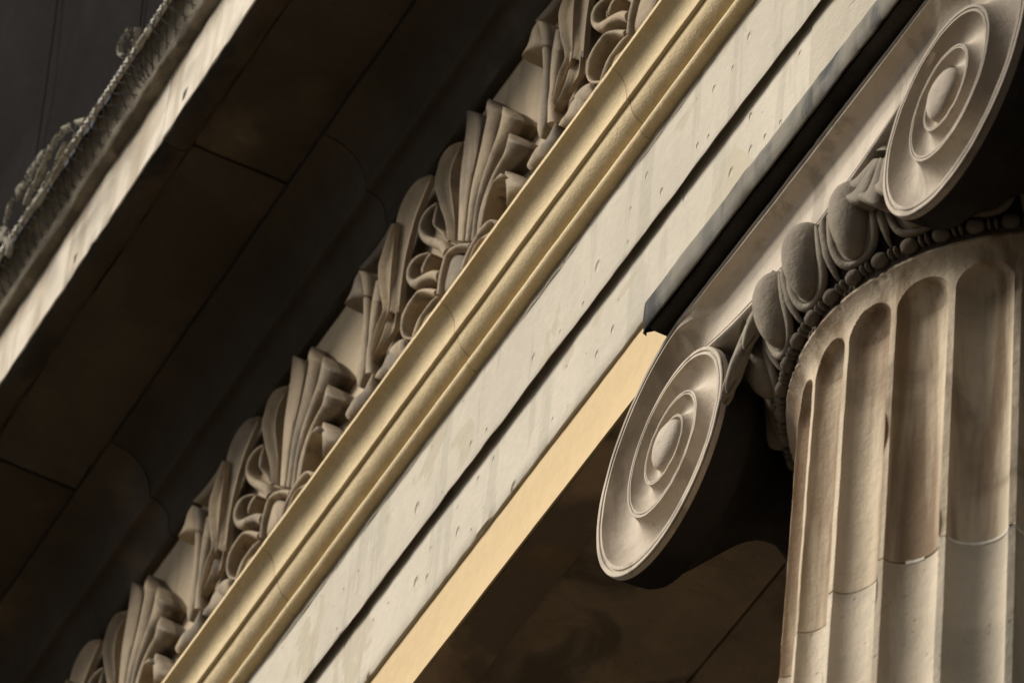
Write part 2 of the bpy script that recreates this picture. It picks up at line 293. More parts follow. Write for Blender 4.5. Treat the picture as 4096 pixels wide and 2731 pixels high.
# ------------------------------------------------------------------ frieze with carved ornament
fr = thing('frieze', 'tan frieze of carved palmettes and lotus flowers between ochre moulding and dark cornice', 'frieze', loc=(0, .3, 1.55))
A(sweep('frieze_wall', [(.062, 1.548), (.06, 1.56), (.06, 1.9), (.06, 2.2), (.06, 2.54), (.12, 2.54), (.12, 1.548)], XA, XB, 'friezewall', fr, rough=0.002, seed=41, seg=.04))
b_ = MB(); b_.box(XA, XB, .121, 1.179, 1.55, 2.54); A(b_.build('core', 'inner', fr, smooth=False))
ORN = {'P': [('leaf', 'c', 0.02, [(-0.145, 2.049, -0.095, 2.004, 0.030), (-0.170, 2.143, -0.103, 2.082, 0.034), (-0.212, 2.236, -0.115, 2.136, 0.036), (-0.252, 2.334, -0.136, 2.209, 0.038), (-0.263, 2.380, -0.151, 2.271, 0.040), (-0.254, 2.414, -0.156, 2.320, 0.040), (-0.238, 2.448, -0.142, 2.349, 0.040), (-0.197, 2.453, -0.124, 2.367, 0.038), (-0.129, 2.415, -0.114, 2.394, 0.034)]),
    ('leaf', 'x', 0.006, [(-0.078, 1.987, -0.039, 1.951, 0.034), (-0.080, 2.095, -0.030, 2.050, 0.040), (-0.083, 2.169, -0.019, 2.111, 0.044), (-0.087, 2.246, -0.010, 2.175, 0.046), (-0.081, 2.314, 0.007, 2.233, 0.048), (-0.076, 2.391, 0.021, 2.300, 0.050), (-0.082, 2.465, 0.020, 2.358, 0.050), (-0.087, 2.493, -0.007, 2.410, 0.048)]),
    ('leaf', 'r', 0.016, [(-0.025, 1.937, 0.007, 1.908, 0.038), (-0.012, 2.030, 0.031, 1.991, 0.046), (-0.003, 2.100, 0.049, 2.046, 0.050), (0.011, 2.152, 0.076, 2.081, 0.053), (0.031, 2.213, 0.112, 2.131, 0.056), (0.059, 2.270, 0.142, 2.189, 0.062), (0.083, 2.299, 0.175, 2.210, 0.070), (0.079, 2.331, 0.190, 2.219, 0.076), (0.077, 2.346, 0.186, 2.236, 0.075), (0.073, 2.362, 0.169, 2.263, 0.071), (0.066, 2.379, 0.142, 2.301, 0.064), (0.060, 2.394, 0.110, 2.343, 0.056), (0.051, 2.412, 0.073, 2.389, 0.046)]),
    ('leaf', 'r', 0.016, [(0.019, 1.896, 0.052, 1.867, 0.040), (0.037, 1.985, 0.064, 1.957, 0.046), (0.054, 2.049, 0.088, 2.010, 0.050), (0.085, 2.083, 0.123, 2.041, 0.055), (0.127, 2.123, 0.174, 2.071, 0.060), (0.177, 2.147, 0.260, 2.063, 0.072), (0.207, 2.176, 0.314, 2.065, 0.082), (0.208, 2.186, 0.318, 2.074, 0.083), (0.204, 2.202, 0.305, 2.099, 0.080), (0.195, 2.223, 0.276, 2.139, 0.073), (0.182, 2.246, 0.236, 2.192, 0.063), (0.166, 2.272, 0.188, 2.249, 0.050)]),
    ('leaf', 'r', 0.016, [(0.055, 1.864, 0.081, 1.841, 0.040), (0.070, 1.956, 0.103, 1.922, 0.046), (0.108, 1.998, 0.147, 1.958, 0.052), (0.150, 2.010, 0.190, 1.970, 0.058), (0.199, 2.009, 0.249, 1.959, 0.066), (0.249, 2.000, 0.330, 1.920, 0.078), (0.275, 2.010, 0.382, 1.903, 0.088), (0.279, 2.015, 0.387, 1.908, 0.089), (0.276, 2.030, 0.373, 1.934, 0.085), (0.266, 2.051, 0.343, 1.975, 0.077), (0.253, 2.075, 0.303, 2.025, 0.066), (0.237, 2.100, 0.259, 2.078, 0.053)]),
    ('leaf', 'x', 0.008, [(0.083, 1.866, 0.099, 1.852, 0.042), (0.109, 1.918, 0.126, 1.899, 0.050), (0.152, 1.942, 0.172, 1.922, 0.060), (0.198, 1.931, 0.219, 1.911, 0.070), (0.255, 1.896, 0.279, 1.867, 0.082), (0.299, 1.871, 0.334, 1.825, 0.090)]),
    ('leaf', 'r', 0.05, [(0.215, 1.973, 0.266, 1.930, 0.050), (0.243, 1.924, 0.357, 1.826, 0.070), (0.264, 1.883, 0.405, 1.761, 0.080), (0.280, 1.839, 0.420, 1.725, 0.082), (0.274, 1.820, 0.396, 1.726, 0.074), (0.259, 1.816, 0.343, 1.758, 0.060), (0.248, 1.815, 0.270, 1.799, 0.045)]),
    ('leaf', 'x', 0.008, [(0.094, 1.921, 0.115, 1.902, 0.030), (0.128, 1.932, 0.148, 1.913, 0.034), (0.158, 1.935, 0.180, 1.919, 0.036)]),
    ('cup', 'r', 0.01, [(-0.146, 1.840, -0.123, 1.817, 0.050), (-0.139, 1.883, -0.120, 1.863, 0.052), (-0.131, 1.911, -0.109, 1.889, 0.054), (-0.113, 1.936, -0.085, 1.923, 0.056), (-0.080, 1.947, -0.049, 1.906, 0.058), (-0.023, 1.918, -0.006, 1.878, 0.058), (0.030, 1.878, 0.050, 1.827, 0.058), (0.064, 1.845, 0.052, 1.823, 0.056)]),
    ('cup', 'x', 0.012, [(-0.164, 1.863, -0.117, 1.821, 0.030), (-0.158, 1.924, -0.034, 1.814, 0.034), (-0.141, 1.953, -0.019, 1.845, 0.036), (-0.125, 1.970, -0.015, 1.874, 0.036)]),
    ('scroll', 'x', 0.016, [(-0.134, 1.962, -0.113, 1.987, 0.046), (-0.158, 2.010, -0.134, 2.029, 0.050), (-0.199, 2.059, -0.179, 2.079, 0.053), (-0.244, 2.109, -0.226, 2.126, 0.054), (-0.284, 2.161, -0.264, 2.168, 0.054), (-0.309, 2.211, -0.288, 2.200, 0.053), (-0.321, 2.251, -0.305, 2.236, 0.051), (-0.314, 2.285, -0.299, 2.268, 0.048), (-0.284, 2.295, -0.273, 2.279, 0.043), (-0.246, 2.283, -0.238, 2.272, 0.038)]),
    ('scroll', 'c', 0.012, [(-0.236, 2.132, -0.186, 2.102, 0.022), (-0.292, 2.196, -0.211, 2.145, 0.024), (-0.354, 2.274, -0.267, 2.217, 0.024), (-0.373, 2.319, -0.285, 2.261, 0.024), (-0.355, 2.335, -0.277, 2.277, 0.026), (-0.310, 2.323, -0.262, 2.287, 0.028)]),
    ('scroll', 'x', 0.008, [(-0.184, 2.106, -0.149, 2.053, 0.034), (-0.224, 2.159, -0.176, 2.108, 0.038), (-0.238, 2.190, -0.223, 2.170, 0.042), (-0.243, 2.222, -0.230, 2.207, 0.042), (-0.241, 2.250, -0.232, 2.238, 0.040), (-0.244, 2.273, -0.238, 2.264, 0.036)]),
    ('scroll', 'x', 0.016, [(-0.148, 1.881, -0.142, 1.925, 0.050), (-0.186, 1.926, -0.175, 1.954, 0.054), (-0.236, 1.961, -0.226, 1.985, 0.056), (-0.276, 1.973, -0.269, 2.009, 0.057), (-0.316, 2.010, -0.307, 2.034, 0.056), (-0.349, 2.064, -0.335, 2.065, 0.055), (-0.361, 2.100, -0.345, 2.088, 0.053), (-0.365, 2.130, -0.348, 2.112, 0.050), (-0.349, 2.148, -0.332, 2.126, 0.047), (-0.309, 2.136, -0.296, 2.117, 0.043), (-0.255, 2.099, -0.243, 2.082, 0.038)]),
    ('scroll', 'c', 0.012, [(-0.375, 2.107, -0.317, 2.077, 0.024), (-0.411, 2.158, -0.323, 2.106, 0.024), (-0.409, 2.183, -0.317, 2.123, 0.024), (-0.381, 2.182, -0.293, 2.120, 0.026), (-0.328, 2.154, -0.267, 2.107, 0.028)]),
    ('scroll', 'x', 0.008, [(-0.293, 2.057, -0.276, 2.042, 0.036), (-0.282, 2.060, -0.267, 2.046, 0.042), (-0.274, 2.074, -0.260, 2.060, 0.042), (-0.258, 2.085, -0.246, 2.071, 0.040), (-0.251, 2.092, -0.243, 2.081, 0.036)]),
    ('scroll', 'r', 0.008, [(-0.149, 1.863, -0.163, 1.843, 0.050), (-0.202, 1.911, -0.220, 1.903, 0.054), (-0.258, 1.950, -0.253, 1.931, 0.056), (-0.297, 1.960, -0.278, 1.936, 0.056), (-0.335, 1.957, -0.312, 1.933, 0.056), (-0.357, 1.937, -0.334, 1.919, 0.056), (-0.365, 1.912, -0.344, 1.894, 0.054), (-0.366, 1.884, -0.347, 1.874, 0.050), (-0.341, 1.838, -0.333, 1.846, 0.046), (-0.282, 1.787, -0.292, 1.813, 0.040)]),
    ('scroll', 'c', 0.012, [(-0.415, 1.949, -0.344, 1.899, 0.020), (-0.432, 2.029, -0.337, 1.942, 0.018), (-0.394, 2.045, -0.328, 1.975, 0.016), (-0.332, 2.021, -0.281, 1.949, 0.016)]),
    ('scroll', 'r', 0.01, [(-0.103, 1.784, -0.078, 1.760, 0.066), (-0.139, 1.796, -0.114, 1.767, 0.068), (-0.171, 1.791, -0.143, 1.764, 0.070), (-0.203, 1.786, -0.175, 1.763, 0.070), (-0.219, 1.774, -0.191, 1.749, 0.070), (-0.239, 1.759, -0.208, 1.732, 0.068), (-0.268, 1.752, -0.237, 1.726, 0.060)]),
    ('scroll', 'r', 0.008, [(-0.114, 1.735, -0.101, 1.714, 0.070), (-0.144, 1.742, -0.125, 1.717, 0.072), (-0.161, 1.733, -0.142, 1.710, 0.072), (-0.181, 1.719, -0.164, 1.701, 0.070)]),
    ('scroll', 'r', 0.01, [(0.027, 1.769, 0.055, 1.743, 0.062), (0.052, 1.785, 0.086, 1.752, 0.068), (0.091, 1.793, 0.124, 1.760, 0.072), (0.131, 1.794, 0.164, 1.758, 0.076), (0.176, 1.787, 0.205, 1.748, 0.080), (0.214, 1.776, 0.243, 1.734, 0.082), (0.249, 1.753, 0.264, 1.718, 0.082), (0.285, 1.713, 0.265, 1.708, 0.078)]),
    ('scroll', 'r', 0.008, [(0.082, 1.739, 0.100, 1.730, 0.066), (0.120, 1.762, 0.140, 1.745, 0.070), (0.161, 1.753, 0.183, 1.736, 0.074), (0.199, 1.738, 0.211, 1.712, 0.076), (0.255, 1.705, 0.249, 1.695, 0.076)])],
  'L': [('leaf', 'c', 0.013, [(-0.595, 1.970, -0.580, 1.964, 0.031), (-0.565, 1.976, -0.530, 1.958, 0.035), (-0.517, 1.992, -0.457, 1.953, 0.040), (-0.485, 2.029, -0.418, 1.953, 0.044), (-0.480, 2.090, -0.411, 2.029, 0.047), (-0.457, 2.043, -0.393, 1.987, 0.048), (-0.464, 2.143, -0.386, 2.074, 0.052), (-0.470, 2.240, -0.378, 2.158, 0.054), (-0.469, 2.331, -0.359, 2.222, 0.056), (-0.466, 2.403, -0.333, 2.284, 0.057), (-0.451, 2.447, -0.310, 2.320, 0.056), (-0.411, 2.468, -0.284, 2.353, 0.055), (-0.356, 2.461, -0.270, 2.375, 0.053), (-0.277, 2.412, -0.266, 2.398, 0.050)]),
    ('leaf', 'c', 0.015, [(-0.598, 1.971, -0.580, 1.962, 0.035), (-0.569, 2.019, -0.540, 1.994, 0.042), (-0.544, 2.062, -0.499, 2.023, 0.047), (-0.501, 2.088, -0.458, 2.050, 0.051), (-0.530, 2.188, -0.457, 2.135, 0.056), (-0.549, 2.289, -0.455, 2.212, 0.060), (-0.527, 2.331, -0.453, 2.276, 0.062), (-0.497, 2.360, -0.449, 2.323, 0.065), (-0.469, 2.388, -0.448, 2.375, 0.066)]),
    ('leaf', 'x', 0.012, [(-0.665, 1.947, -0.647, 1.930, 0.032), (-0.680, 1.987, -0.625, 1.966, 0.037), (-0.674, 2.034, -0.619, 1.996, 0.040), (-0.658, 2.105, -0.620, 2.072, 0.043), (-0.654, 2.175, -0.620, 2.145, 0.046), (-0.663, 2.282, -0.623, 2.247, 0.053), (-0.655, 2.279, -0.611, 2.240, 0.058), (-0.666, 2.341, -0.618, 2.310, 0.064), (-0.685, 2.390, -0.633, 2.345, 0.069)]),
    ('leaf', 'x', 0.012, [(-0.607, 1.936, -0.565, 1.913, 0.040), (-0.610, 2.018, -0.579, 1.998, 0.042), (-0.606, 2.067, -0.575, 2.047, 0.043), (-0.610, 2.131, -0.573, 2.105, 0.045), (-0.612, 2.206, -0.566, 2.166, 0.046), (-0.609, 2.218, -0.555, 2.181, 0.048), (-0.592, 2.277, -0.565, 2.261, 0.048)]),
    ('leaf', 'r', 0.012, [(-0.690, 2.402, -0.640, 2.345, 0.070), (-0.725, 2.403, -0.629, 2.296, 0.074), (-0.752, 2.377, -0.609, 2.232, 0.075), (-0.773, 2.335, -0.719, 2.309, 0.070)]),
    ('leaf', 'x', 0.008, [(-0.764, 2.488, -0.718, 2.445, 0.040), (-0.677, 2.471, -0.649, 2.426, 0.040), (-0.602, 2.473, -0.577, 2.433, 0.038), (-0.562, 2.487, -0.545, 2.463, 0.037)]),
    ('bud', 'r', 0.03, [(-0.528, 1.872, -0.520, 1.858, 0.050), (-0.547, 1.857, -0.512, 1.816, 0.056), (-0.580, 1.849, -0.507, 1.777, 0.060), (-0.648, 1.877, -0.527, 1.767, 0.062), (-0.684, 1.875, -0.559, 1.772, 0.060), (-0.697, 1.858, -0.625, 1.796, 0.056), (-0.681, 1.828, -0.643, 1.800, 0.050)]),
    ('bud', 'r', 0.05, [(-0.336, 1.843, -0.321, 1.803, 0.050), (-0.368, 1.872, -0.311, 1.766, 0.055), (-0.413, 1.898, -0.331, 1.760, 0.055), (-0.455, 1.912, -0.372, 1.784, 0.050)]),
    ('bud', 'r', 0.05, [(-0.452, 1.900, -0.343, 1.773, 0.050), (-0.471, 1.887, -0.356, 1.755, 0.055), (-0.483, 1.868, -0.387, 1.756, 0.055), (-0.516, 1.875, -0.446, 1.789, 0.050), (-0.533, 1.869, -0.493, 1.819, 0.045)])]}
proto = {}
for g_, nm in (('P', 'palmette'), ('L', 'lotus')):
    root = bpy.data.objects.new(nm, None); COL.objects.link(root); root.parent = fr; root.location = (-2.0, 0, 0); A(root)
    for k, (part, prof, amp, rows) in enumerate(ORN[g_]):
        o = relief(rows, prof, amp, .06, thick=.014 if g_ == 'L' and part == 'leaf' and prof == 'c' else None).build(part, 'carved', root, sharp=60)
    proto[g_] = root
for i, dx in enumerate((1.06, -1.0815, -2.163, -3.24)):
    for g_ in ('P', 'L'):
        src = proto[g_]; c = src.copy(); COL.objects.link(c); c.parent = fr; c.matrix_parent_inverse = src.matrix_parent_inverse.copy(); c.location.x = -2.0 + dx
        for ch in list(src.children):
            d = ch.copy(); COL.objects.link(d); d.parent = c

# ------------------------------------------------------------------ cornice
cor = thing('cornice', 'projecting blackened stone cornice with a pale rain washed front edge', 'cornice', loc=(0, .3, 2.54))
bed = [(.075, 2.505), (.046, 2.500), (.030, 2.506), (.024, 2.522), (.022, 2.536)]
for t in np.linspace(0, 90, 9): bed.append((.020 - .055 * (1 - math.cos(R_(t))), 2.538 + .075 * math.sin(R_(t))))
bed.append((-.046, 2.616))
for t in np.linspace(0, 88, 14): bed.append((-.050 - .125 * (1 - math.cos(R_(t))), 2.620 + .140 * math.sin(R_(t))))
bed += [(-.190, 2.764), (-.192, 2.775), (-.190, 2.79), (.075, 2.79)]
bx = [-9, -7.0, -5.5, -4.02, -2.60, -1.1, .3, 2.0, 4.0, 6.0]
for i in range(len(bx) - 1):
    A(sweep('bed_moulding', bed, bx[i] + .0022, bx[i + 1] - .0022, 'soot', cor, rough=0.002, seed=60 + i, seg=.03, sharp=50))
sx = [-9, -7.2, -5.70, -4.275, -2.84, -1.41, 0.02, 2.0, 4.0, 6.0]
for i in range(len(sx) - 1):
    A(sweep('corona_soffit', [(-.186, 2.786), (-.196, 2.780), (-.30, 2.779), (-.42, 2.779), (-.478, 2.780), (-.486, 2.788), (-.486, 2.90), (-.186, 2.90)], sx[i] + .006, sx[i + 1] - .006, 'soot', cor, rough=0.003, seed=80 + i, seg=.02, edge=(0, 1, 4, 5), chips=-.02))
MT['dripstone'] = stone('brown_stained_stone', (0.075, 0.056, 0.036), (0.04, 0.032, 0.024), 3.0, blot=(0.022, 0.018, 0.015), blot_t=(0.5, 0.66), blot_scale=4, bump=0.7, grain=0.2)
drip = [(-.4865, 2.775), (-.498, 2.765), (-.510, 2.760), (-.535, 2.763), (-.556, 2.768), (-.563, 2.772), (-.563, 2.85), (-.4865, 2.85)]
cfx = [-9, -6.3, -4.6, -2.862, -1.2, .5, 2.3, 4.2, 6.0]
for i in range(len(cfx) - 1):
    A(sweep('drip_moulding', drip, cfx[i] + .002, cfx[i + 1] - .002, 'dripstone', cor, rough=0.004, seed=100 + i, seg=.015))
    A(sweep('corona_face', [(-.5635, 2.7725), (-.567, 2.776), (-.5675, 2.84), (-.567, 2.92), (-.567, 3.045), (-.40, 3.045), (-.40, 2.91), (-.5632, 2.86)], cfx[i] + .003, cfx[i + 1] - .003, 'corona', cor, rough=0.0025, seed=120 + i, seg=.02))
b_ = MB(); b_.box(XA, XB, -.39, 1.179, 2.905, 3.10); A(b_.build('core', 'inner', cor, smooth=False))
A(sweep('gutter_moulding', [(-.50, 3.047), (-.596, 3.052), (-.604, 3.060), (-.607, 3.075), (-.614, 3.10), (-.628, 3.13), (-.646, 3.15), (-.652, 3.165), (-.650, 3.18), (-.50, 3.185)], XA, XB, 'moss', cor, rough=0.006, seed=140, seg=.015, sharp=60))

# ------------------------------------------------------------------ netting, rope and sheet over the gutter
m = MB()
NX = 900; rp = .0085
def rope_path(x): return np.array((x, -.672 + .006 * math.sin(x * 1.7) , 3.150 + .010 * n3(x * 1.1, 3, 1) + .006 * math.sin(x * 2.3)))
for s in range(3):
    pts = []
    for i in range(NX):
        x = -6.2 + 6.6 * i / (NX - 1); a = x * 2 * math.pi / .062 + s * 2 * math.pi / 3; c = rope_path(x)
        pts.append((c[0], c[1] + rp * .62 * math.cos(a), c[2] + rp * .62 * math.sin(a)))
    tube(m, pts, rp * .62, 6)
tag(m.build('rope', 'cord', sharp=80), 'pale twisted rope tied along the edge of the black sheet', 'rope')
m = MB()
pitch = .045
def netpt(x, v):
    # v 0 at rope, 1 at the dark gap over the corona; bunched where it is tied
    e = math.exp(-((x + 2.93) / .17) ** 2); c = rope_path(x); xx = x + (-2.93 - x) * e * (.75 * v)
    q = np.array((xx, -.606, 3.052)); y = c[1] + (q[1] - c[1]) * v; z = c[2] + (q[2] - c[2]) * v
    return (xx, y - .014 - .008 * math.sin(math.pi * v) + .003 * n3(x * 9, v * 4, 2), z - .006 + .004 * n3(x * 8, v * 3, 7))
for k in range(150):
    x = -6.0 + k * pitch
    for sgn in (1, -1):
        tube(m, [netpt(x + sgn * .075 * v, v) for v in np.linspace(0, 1, 7)], .0019, 4)
tag(m.build('netting', 'twine', sharp=80), 'dark diamond mesh netting laid over the mossy cornice gutter under the rope', 'netting')
G = []
for i in range(160):
    x = -6.4 + 7.0 * i / 159; row = []
    for j in range(26):
        v = j / 25; c = rope_path(x)
        fold = .030 * math.sin(x * 3.1 + v * 2.2) * v + .02 * n3(x * 2.2, v * 3, 4) * min(1, v * 4)
        row.append((x, c[1] + .004 - .22 * v + fold, c[2] + .006 + 1.9 * v))
    G.append(row)
m = MB(); m.grid(G)
G2 = [[(p[0], p[1] + .003, p[2]) for p in r] for r in G]; m.grid(np.array(G2)[::-1])
sheet = tag(m.build('mesh_sheet', 'net', sharp=80), 'black debris mesh sheet hanging over the cornice behind the rope', 'sheet')
m = MB()
for x0 in (-4.35, -3.65, -2.9, -2.2):
    tube(m, [(x0 + .42 * v, rope_path(x0)[1] - .006 - .22 * v + .030 * math.sin((x0 + .42 * v) * 3.1 + v * 2.2) * v, rope_path(x0)[2] + 1.9 * v) for v in np.linspace(0, 1, 14)], .0022, 4)
m.build('seam', 'net', sheet)
SCRAP = ('longest arching scrap of faded netting beside the lower half of the rope', 'thin scrap of faded netting just inside the longest arch', 'shortest straight wisp of netting inside the lower end of the longest arch',
         'slim wisp of netting between the longest arch and the rope', 'looped scrap of faded netting standing off the rope nearest the top edge', 'narrow scrap of netting lying along the rope beside the loop',
         'pale fold of netting at the left edge of the photo', 'small tuft of netting where the longest arch meets the rope')
for k, path in enumerate((
    [(-3.094, -0.697, 3.018, 0.0114), (-3.172, -0.702, 3.06, 0.0114), (-3.252, -0.708, 3.117, 0.013), (-3.323, -0.712, 3.153, 0.0114), (-3.394, -0.713, 3.161, 0.013), (-3.482, -0.716, 3.185, 0.0195), (-3.537, -0.716, 3.188, 0.0211), (-3.593, -0.716, 3.183, 0.0195), (-3.657, -0.716, 3.184, 0.013), (-3.704, -0.715, 3.172, 0.0114), (-3.725, -0.71, 3.132, 0.0065)],
    [(-3.251, -0.707, 3.103, 0.0065), (-3.225, -0.7, 3.05, 0.0114), (-3.248, -0.699, 3.034, 0.0081), (-3.309, -0.698, 3.026, 0.0065), (-3.387, -0.697, 3.023, 0.0081), (-3.465, -0.697, 3.02, 0.0114), (-3.528, -0.698, 3.031, 0.0146), (-3.584, -0.698, 3.03, 0.0081)],
    [(-3.417, -0.712, 3.146, 0.0065), (-3.486, -0.708, 3.117, 0.0097), (-3.549, -0.707, 3.11, 0.0114), (-3.579, -0.704, 3.083, 0.0065)],
    [(-3.297, -0.705, 3.086, 0.0049), (-3.365, -0.701, 3.057, 0.0081), (-3.411, -0.7, 3.044, 0.0097), (-3.451, -0.7, 3.043, 0.0065)],
    [(-2.825, -0.709, 3.126, 0.0065), (-2.878, -0.712, 3.146, 0.0097), (-2.919, -0.711, 3.139, 0.0097), (-2.93, -0.707, 3.109, 0.0081), (-2.891, -0.702, 3.065, 0.0081), (-2.853, -0.701, 3.058, 0.0065), (-2.816, -0.702, 3.068, 0.0081), (-2.806, -0.706, 3.099, 0.0065)],
    [(-2.702, -0.695, 3.005, 0.0065), (-2.755, -0.697, 3.022, 0.0097), (-2.792, -0.697, 3.025, 0.0097), (-2.822, -0.698, 3.03, 0.0065)],
    [(-3.774, -0.711, 3.143, 0.0244), (-3.731, -0.705, 3.088, 0.0227), (-3.694, -0.697, 3.023, 0.0162), (-3.7, -0.693, 2.983, 0.0081)],
    [(-3.141, -0.702, 3.064, 0.0097), (-3.11, -0.7, 3.045, 0.0097), (-3.071, -0.698, 3.028, 0.0081)])):
    S = spline(path, len(path) * 5); m = MB(); G = []
    for i, (x, y, z, hw) in enumerate(S):
        a, b = S[max(i - 1, 0)], S[min(i + 1, len(S) - 1)]; tx, tz = b[0] - a[0], b[2] - a[2]; L = math.hypot(tx, tz) or 1; nx, nz = -tz / L, tx / L
        G.append([(x + nx * hw * q, y - .012 * (1 - q * q) - .10 * nz * hw * q + .004 * n3(x * 30, z * 30, q), z + nz * hw * q + .006 * n3(x * 20, q * 3, 5)) for q in np.linspace(-1, 1, 7)])
    m.grid(G); m.grid(np.array([[(p[0], p[1] + .004, p[2]) for p in r] for r in G])[::-1])
    tag(m.build('netting_scrap', 'scrap', sharp=80), SCRAP[k], 'netting scrap', 'torn scraps of faded netting along the rope')


# ------------------------------------------------------------------ column shaft
YC = .63
shaft = thing('column_shaft', 'fluted tan stone column shaft under the scrolled capital', 'column', loc=(0, YC, -10.7))
def fl(phi, z, rad, top):
    """radius of the fluted shaft at angle phi (deg): 24 flutes with narrow fillets, round-headed at the top"""
    u = ((phi - 7.55) / 15.0) % 1.0; half = .5 - .052; d = abs(u - .5) / half
    if d >= 1: return rad
    hz = (top - z) / .062                            # 0 at head of the flute
    if hz <= 0: return rad
    lim = math.sqrt(max(0, 1 - (1 - min(1, hz)) ** 2))
    if d >= lim: return rad
    e = math.sqrt(max(0, 1 - (d / lim) ** 2))
    return rad - .046 * e * min(1, .50 + .50 * hz)
def shaft_r(z): 
    if z > -.20:
        t = min(1, (z + .20) / .065); return .5525 + .0270 * t ** 2.4
    return .5525 + (-.20 - z) * .0125 if z > -4 else .60 + (-4 - z) * .009
def drum(name, z0, z1, mat, nz, seed):
    phis = []
    for k in range(24):
        b0 = 7.55 + 15 * k
        for u in [0, .025, .046, .052, .056, .063, .073, .088, .106, .13, .16, .195, .235, .28, .33, .385, .44, .5, .56, .615, .67, .72, .765, .805, .84, .87, .894, .912, .927, .937, .944, .948, .954, .975]: phis.append(b0 + 15 * u)
    zs_ = nz; G = []
    for z in zs_:
        row = []
        for p in phis:
            r = fl(p, z, shaft_r(z), -.179)
            r += .0018 * n3(math.sin(R_(p)) * 6, math.cos(R_(p)) * 6 + seed, z * 5) + .0012 * n3(math.sin(R_(p)) * 26, math.cos(R_(p)) * 26, z * 20 + seed)
            uu = ((p - 7.55) / 15) % 1
            if uu < .05 or uu > .95: r -= max(0, n3(round((p - 7.55) / 15) * 7.3, z * 6, seed) - .42) * .022
            if z > -.150: r -= max(0, n3(p * .12, 3.3 + seed, 2) * .6 + n3(p * .45, 1, 9) * .6 - .22) * .022 * min(1, (z + .150) / .012)
            a = R_(p); row.append((r * math.sin(a), YC - r * math.cos(a), z))
        G.append(row)
    mm = MB(); mm.grid(G, cv=True); mm.poly([q for q in G[0]]); mm.poly([q for q in G[-1]][::-1])
    return A(mm.build(name, mat, shaft, sharp=32))
drum('shaft_drum', 0, 0, 'shaft', list(np.linspace(-.971, -.27, 40)) + list(np.linspace(-.264, -.175, 70)) + [-.17, -.165, -.16, -.152, -.149, -.146, -.142, -.138, -.135, -.131, -.128], 3)
drum('shaft_drum', 0, 0, 'shaftlow', list(np.linspace(-3.1, -.975, 60)), 9)
drum('shaft_drum', 0, 0, 'shaft', list(np.linspace(-10.2, -3.104, 30)), 14)
mm = MB(); prof = [(0, -10.7), (.86, -10.7), (.9, -10.66), (.9, -10.58), (.86, -10.53), (.78, -10.5), (.76, -10.44), (.80, -10.38), (.80, -10.33), (.74, -10.28), (.69, -10.26), (.67, -10.20), (0, -10.20)]
G = [[(r * math.sin(a), YC - r * math.cos(a), z) for a in np.linspace(0, 2 * math.pi, 64, endpoint=False)] for r, z in prof]; mm.grid(G, cv=True)
A(mm.build('base', 'shaft', shaft, sharp=50))
def jr(p, z): return fl(p, z, shaft_r(z), -.179)
# pale mortar squeezed into the bed joint where it has been repointed
for (a0, a1, nm) in ((26.5, 31.0, 0), (38.5, 51.9, 1), (53.0, 57.0, 2)):
    G = []
    for p in np.linspace(a0, a1, 26):
        wv = .0035 + .004 * abs(n3(p * .5, 2, nm)); rr = jr(p, -.973); a = R_(p)
        G.append([((rr + q) * math.sin(a), YC - (rr + q) * math.cos(a), -.973 + zz) for q, zz in ((-.01, wv), (.0022, wv * .8), (.003, 0), (.0022, -wv), (-.01, -wv))])
    fillm = MB(); fillm.grid(G); A(fillm.build('joint_mortar', 'cord', shaft))
st = MB(); st.box(XA, XB, -1.6, 5.0, -10.86, -10.7); st.box(XA, XB, -1.95, 5.0, -11.02, -10.861); st.box(XA, XB, -2.3, 5.0, -11.2, -11.021); st.box(XA, XB, -2.65, 5, -11.42, -11.201)
tag(st.build('steps', 'inner', smooth=False), 'stone steps carrying the column', 'steps')
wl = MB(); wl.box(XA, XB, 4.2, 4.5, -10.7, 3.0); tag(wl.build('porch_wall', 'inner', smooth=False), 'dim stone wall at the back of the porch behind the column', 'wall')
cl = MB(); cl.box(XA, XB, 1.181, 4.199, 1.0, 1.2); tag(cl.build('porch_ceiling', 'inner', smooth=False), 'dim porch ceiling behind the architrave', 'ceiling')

# ------------------------------------------------------------------ capital
cap = thing('ionic_capital', 'weathered grey stone scroll capital with two volutes and an egg moulding', 'capital', loc=(0, YC, -.13))
R0, KS, EX = .40, .0937, .62
def rs(t): return R0 * math.exp(-KS * t)
DP = [(0, .004), (.012, 0), (.085, 0), (.10, .007), (.116, .007), (.13, .001), (.19, 0)]
for t in np.linspace(0.02, .98, 17): DP.append((.19 + .81 * t, .062 * (1 - (2 * t - 1) ** 2) ** .65))
DP.append((1.0, .002))
DC = [(0, .004), (.012, 0), (.046, 0), (.054, .006), (.066, .006), (.074, .001), (.10, .001), (.115, .010), (.14, .030), (.19, .044), (.32, .050), (.5, .048), (.65, .044), (.8, .036), (.88, .026), (.905, .012), (.92, .008), (.93, .012), (.945, .012), (.955, .006), (.99, .004), (1.0, .006)]
TU = 2 * math.pi
mats_cap = 'capstone'
